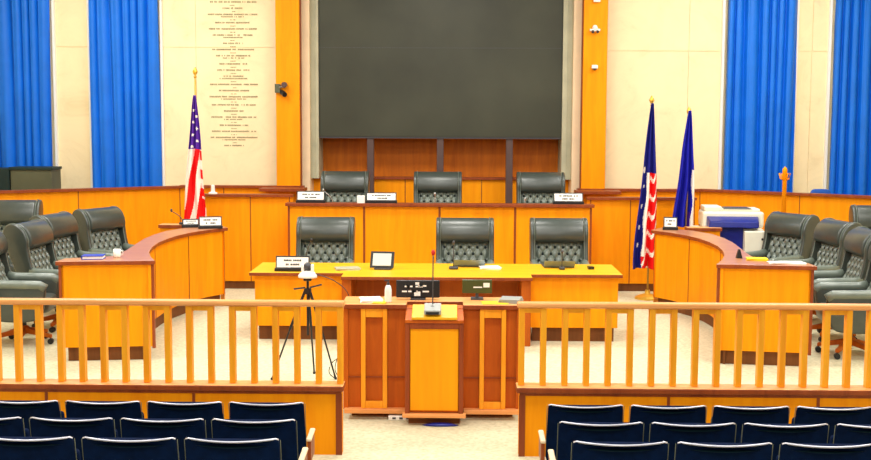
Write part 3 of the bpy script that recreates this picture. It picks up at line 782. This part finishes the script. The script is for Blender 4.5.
# ------------------------------------------------------------------ wall devices
t = thing('security_camera', 'grey security camera on a bracket on the left pilaster', 'camera', (-2.53, 17.12, 2.80))
MB().box(-.10, -.02, -.05, -.0, -.06, .07).build('bracket', 'cab', t, bev=.006)
MB().tube([(-.03,-.04,.02),(.03,-.08,.03)], .014, 8).build('arm', 'metal', t)
MB().tube([(.04,-.01,.06),(.05,-.12,.055)], .042, 14).tube([(.05,-.12,.055),(.05,-.125,.055)], .028, 12).build('camera_body', 'post', t, smooth=False)
MB().tube([(.0,-.02,-.05),(.06,-.12,-.09)], .036, 14).build('lamp_head', 'black', t)
t = thing('wall_sensor', 'white two-eyed emergency light high on the right pilaster', 'light', (2.08, 17.12, 3.69), 0, 'white devices on the right pilaster')
MB().lathe([(.035,-.01),(.04,.02),(.028,.05),(0,.06)], (0,-.03,0), 14).box(-.075, .075, -.05, 0, -.035, .0).build('housing', 'white', t, bev=.008)
for s in (-1, 1): MB().tube([(s*.035,-.05,-.035),(s*.035,-.07,-.05)], .02, 12).build('lamp', 'dgrey', t)
t = thing('wall_sensor', 'small white sensor on the right pilaster below the two-eyed light', 'sensor', (2.085, 17.12, 3.13), 0, 'white devices on the right pilaster')
MB().box(-.045, .045, -.06, 0, -.02, .035).build('housing', 'white', t, bev=.012)
MB().lathe([(.0,-.01),(.025,0),(.03,.012)], (0,-.035,-.032), 12).build('lens', 'dgrey', t)
t = thing('wall_sensor', 'white sensor cut by the top photo edge on the right pilaster', 'sensor', (2.10, 17.12, 4.10), 0, 'white devices on the right pilaster')
MB().box(-.05, .05, -.06, 0, -.025, .06).build('housing', 'white', t, bev=.012)

# ------------------------------------------------------------------ tripod with conference camera
t = thing('tripod', 'black tripod standing behind the left railing', 'tripod', (-1.30, 10.28, 0))
MB().tube([(0,0,.40),(0,0,.90)], .012, 10).box(-.03, .03, -.03, .03, .78, .83).build('centre_column', 'black', t)
for k, (fx, fy) in enumerate(((-.32,-.07),(.25,-.02),(.03,.20))):
    l = MB().tube([(fx*.06,fy*.06,.82),(fx*.5,fy*.5,.46)], .013, 8).tube([(fx*.5,fy*.5,.46),(fx,fy,.01)], .008, 8).build('leg', 'black', t)
    MB().ball((fx,fy,.012), .014).build('rubber_foot', 'black', l)
MB().tube([(.02,-.02,.84),(.13,-.03,.87)], .008, 8).tube([(-.02,-.02,.84),(-.12,-.05,.83)], .008, 8).build('pan_handle', 'black', t)
MB().box(-.035, .035, -.035, .035, .90, .93).build('head', 'black', t, bev=.006)
t = thing('conference_camera', 'white dome conference camera with dark lens on the tripod', 'camera', (-1.30, 10.28, .93))
MB().lathe([(.085,0),(.085,.02),(.06,.05),(.03,.06)], seg=20).build('dome_base', 'white', t, smooth=True)
MB().box(.03, .055, -.03, .03, .05, .12).box(-.055, -.03, -.03, .03, .05, .12).build('yoke', 'white', t, bev=.008)
MB().ball((0,0,.10), .038, 0, 14).build('lens_ball', 'dgrey', t, smooth=True)
pts = [(-1.25,10.28,.97),(-1.18,10.27,.95),(-1.05,10.26,.90),(-.94,10.26,.80),(-.92,10.26,.66),(-.95,10.26,.5),(-.98,10.26,.38),(-1.02,10.24,.24),(-1.05,10.22,.10),(-.99,10.2,.02),(-.93,10.22,.10),(-.97,10.24,.2),(-1.07,10.22,.17),(-1.10,10.2,.07),(-1.0,10.2,.012),(-.85,10.3,.012)]
def spl(p, n=4):
    o = []
    for i in range(len(p)-1):
        a, b, c, d = [Vector(p[max(0, min(len(p)-1, i+k-1))]) for k in range(4)]
        for j in range(n):
            t_ = j/n; o.append(.5*((2*b)+(-a+c)*t_+(2*a-5*b+4*c-d)*t_*t_+(-a+3*b-3*c+d)*t_**3))
    return o+[Vector(p[-1])]
o = MB().tube(spl(pts), .004, 6).build('camera_cable', 'black', smooth=True); tag(o, 'thin black cable looping from the conference camera down to the floor', 'cable')

# ------------------------------------------------------------------ light
def area(loc, sx, sy, p, col=(1, .97, .9), rot=(0,0,0)):
    l = bpy.data.lights.new('unseen_light', 'AREA'); l.shape = 'RECTANGLE'; l.size = sx; l.size_y = sy; l.energy = p; l.color = col
    o = bpy.data.objects.new('unseen_area_light', l); C.objects.link(o); o.location = loc; o.rotation_euler = rot
for x in (-4.2, -.15, 3.9):
    for y in (6.5, 10.0, 13.4): area((x, y, 5.5), 1.6, 1.2, 190)  # unseen overhead area lamps, added to light the room
area((-4.5, 15.2, 5.4), 3, .5, 130); area((4.2, 15.2, 5.4), 3, .5, 130)  # added lamps that brighten the back wall and curtains
area((X0, 2.0, 4.2), 6, 1.5, 240, (1, .97, .92), (R(62), 0, 0))  # added front fill from the camera side, no real fixture
w = bpy.data.worlds.new('World'); SC.world = w; w.use_nodes = True
w.node_tree.nodes['Background'].inputs['Color'].default_value = (1, .98, .94, 1)
w.node_tree.nodes['Background'].inputs['Strength'].default_value = .42

# ------------------------------------------------------------------ camera
F = 1150.; YAW = .01435; PITCH = math.atan(110/1150.); ROLL = .0045
cam = bpy.data.cameras.new('camera'); co = bpy.data.objects.new('camera', cam); C.objects.link(co)
cam.sensor_width = 36; cam.lens = F/871*36; cam.clip_start = .05
co.location = (0, 0, 2.35)
f = Vector((-sin(YAW)*cos(PITCH), cos(YAW)*cos(PITCH), -sin(PITCH))); r = Vector((cos(YAW), sin(YAW), 0)); u = r.cross(f)
r2 = r*cos(ROLL)+u*sin(ROLL); u2 = u*cos(ROLL)-r*sin(ROLL)
co.rotation_euler = Matrix((r2, u2, -f)).transposed().to_euler()
SC.camera = co
SC.view_settings.view_transform = 'Standard'; SC.view_settings.look = 'None'
SC.view_settings.exposure = -0.5; SC.view_settings.gamma = 1; SC.view_settings.use_curve_mapping = False
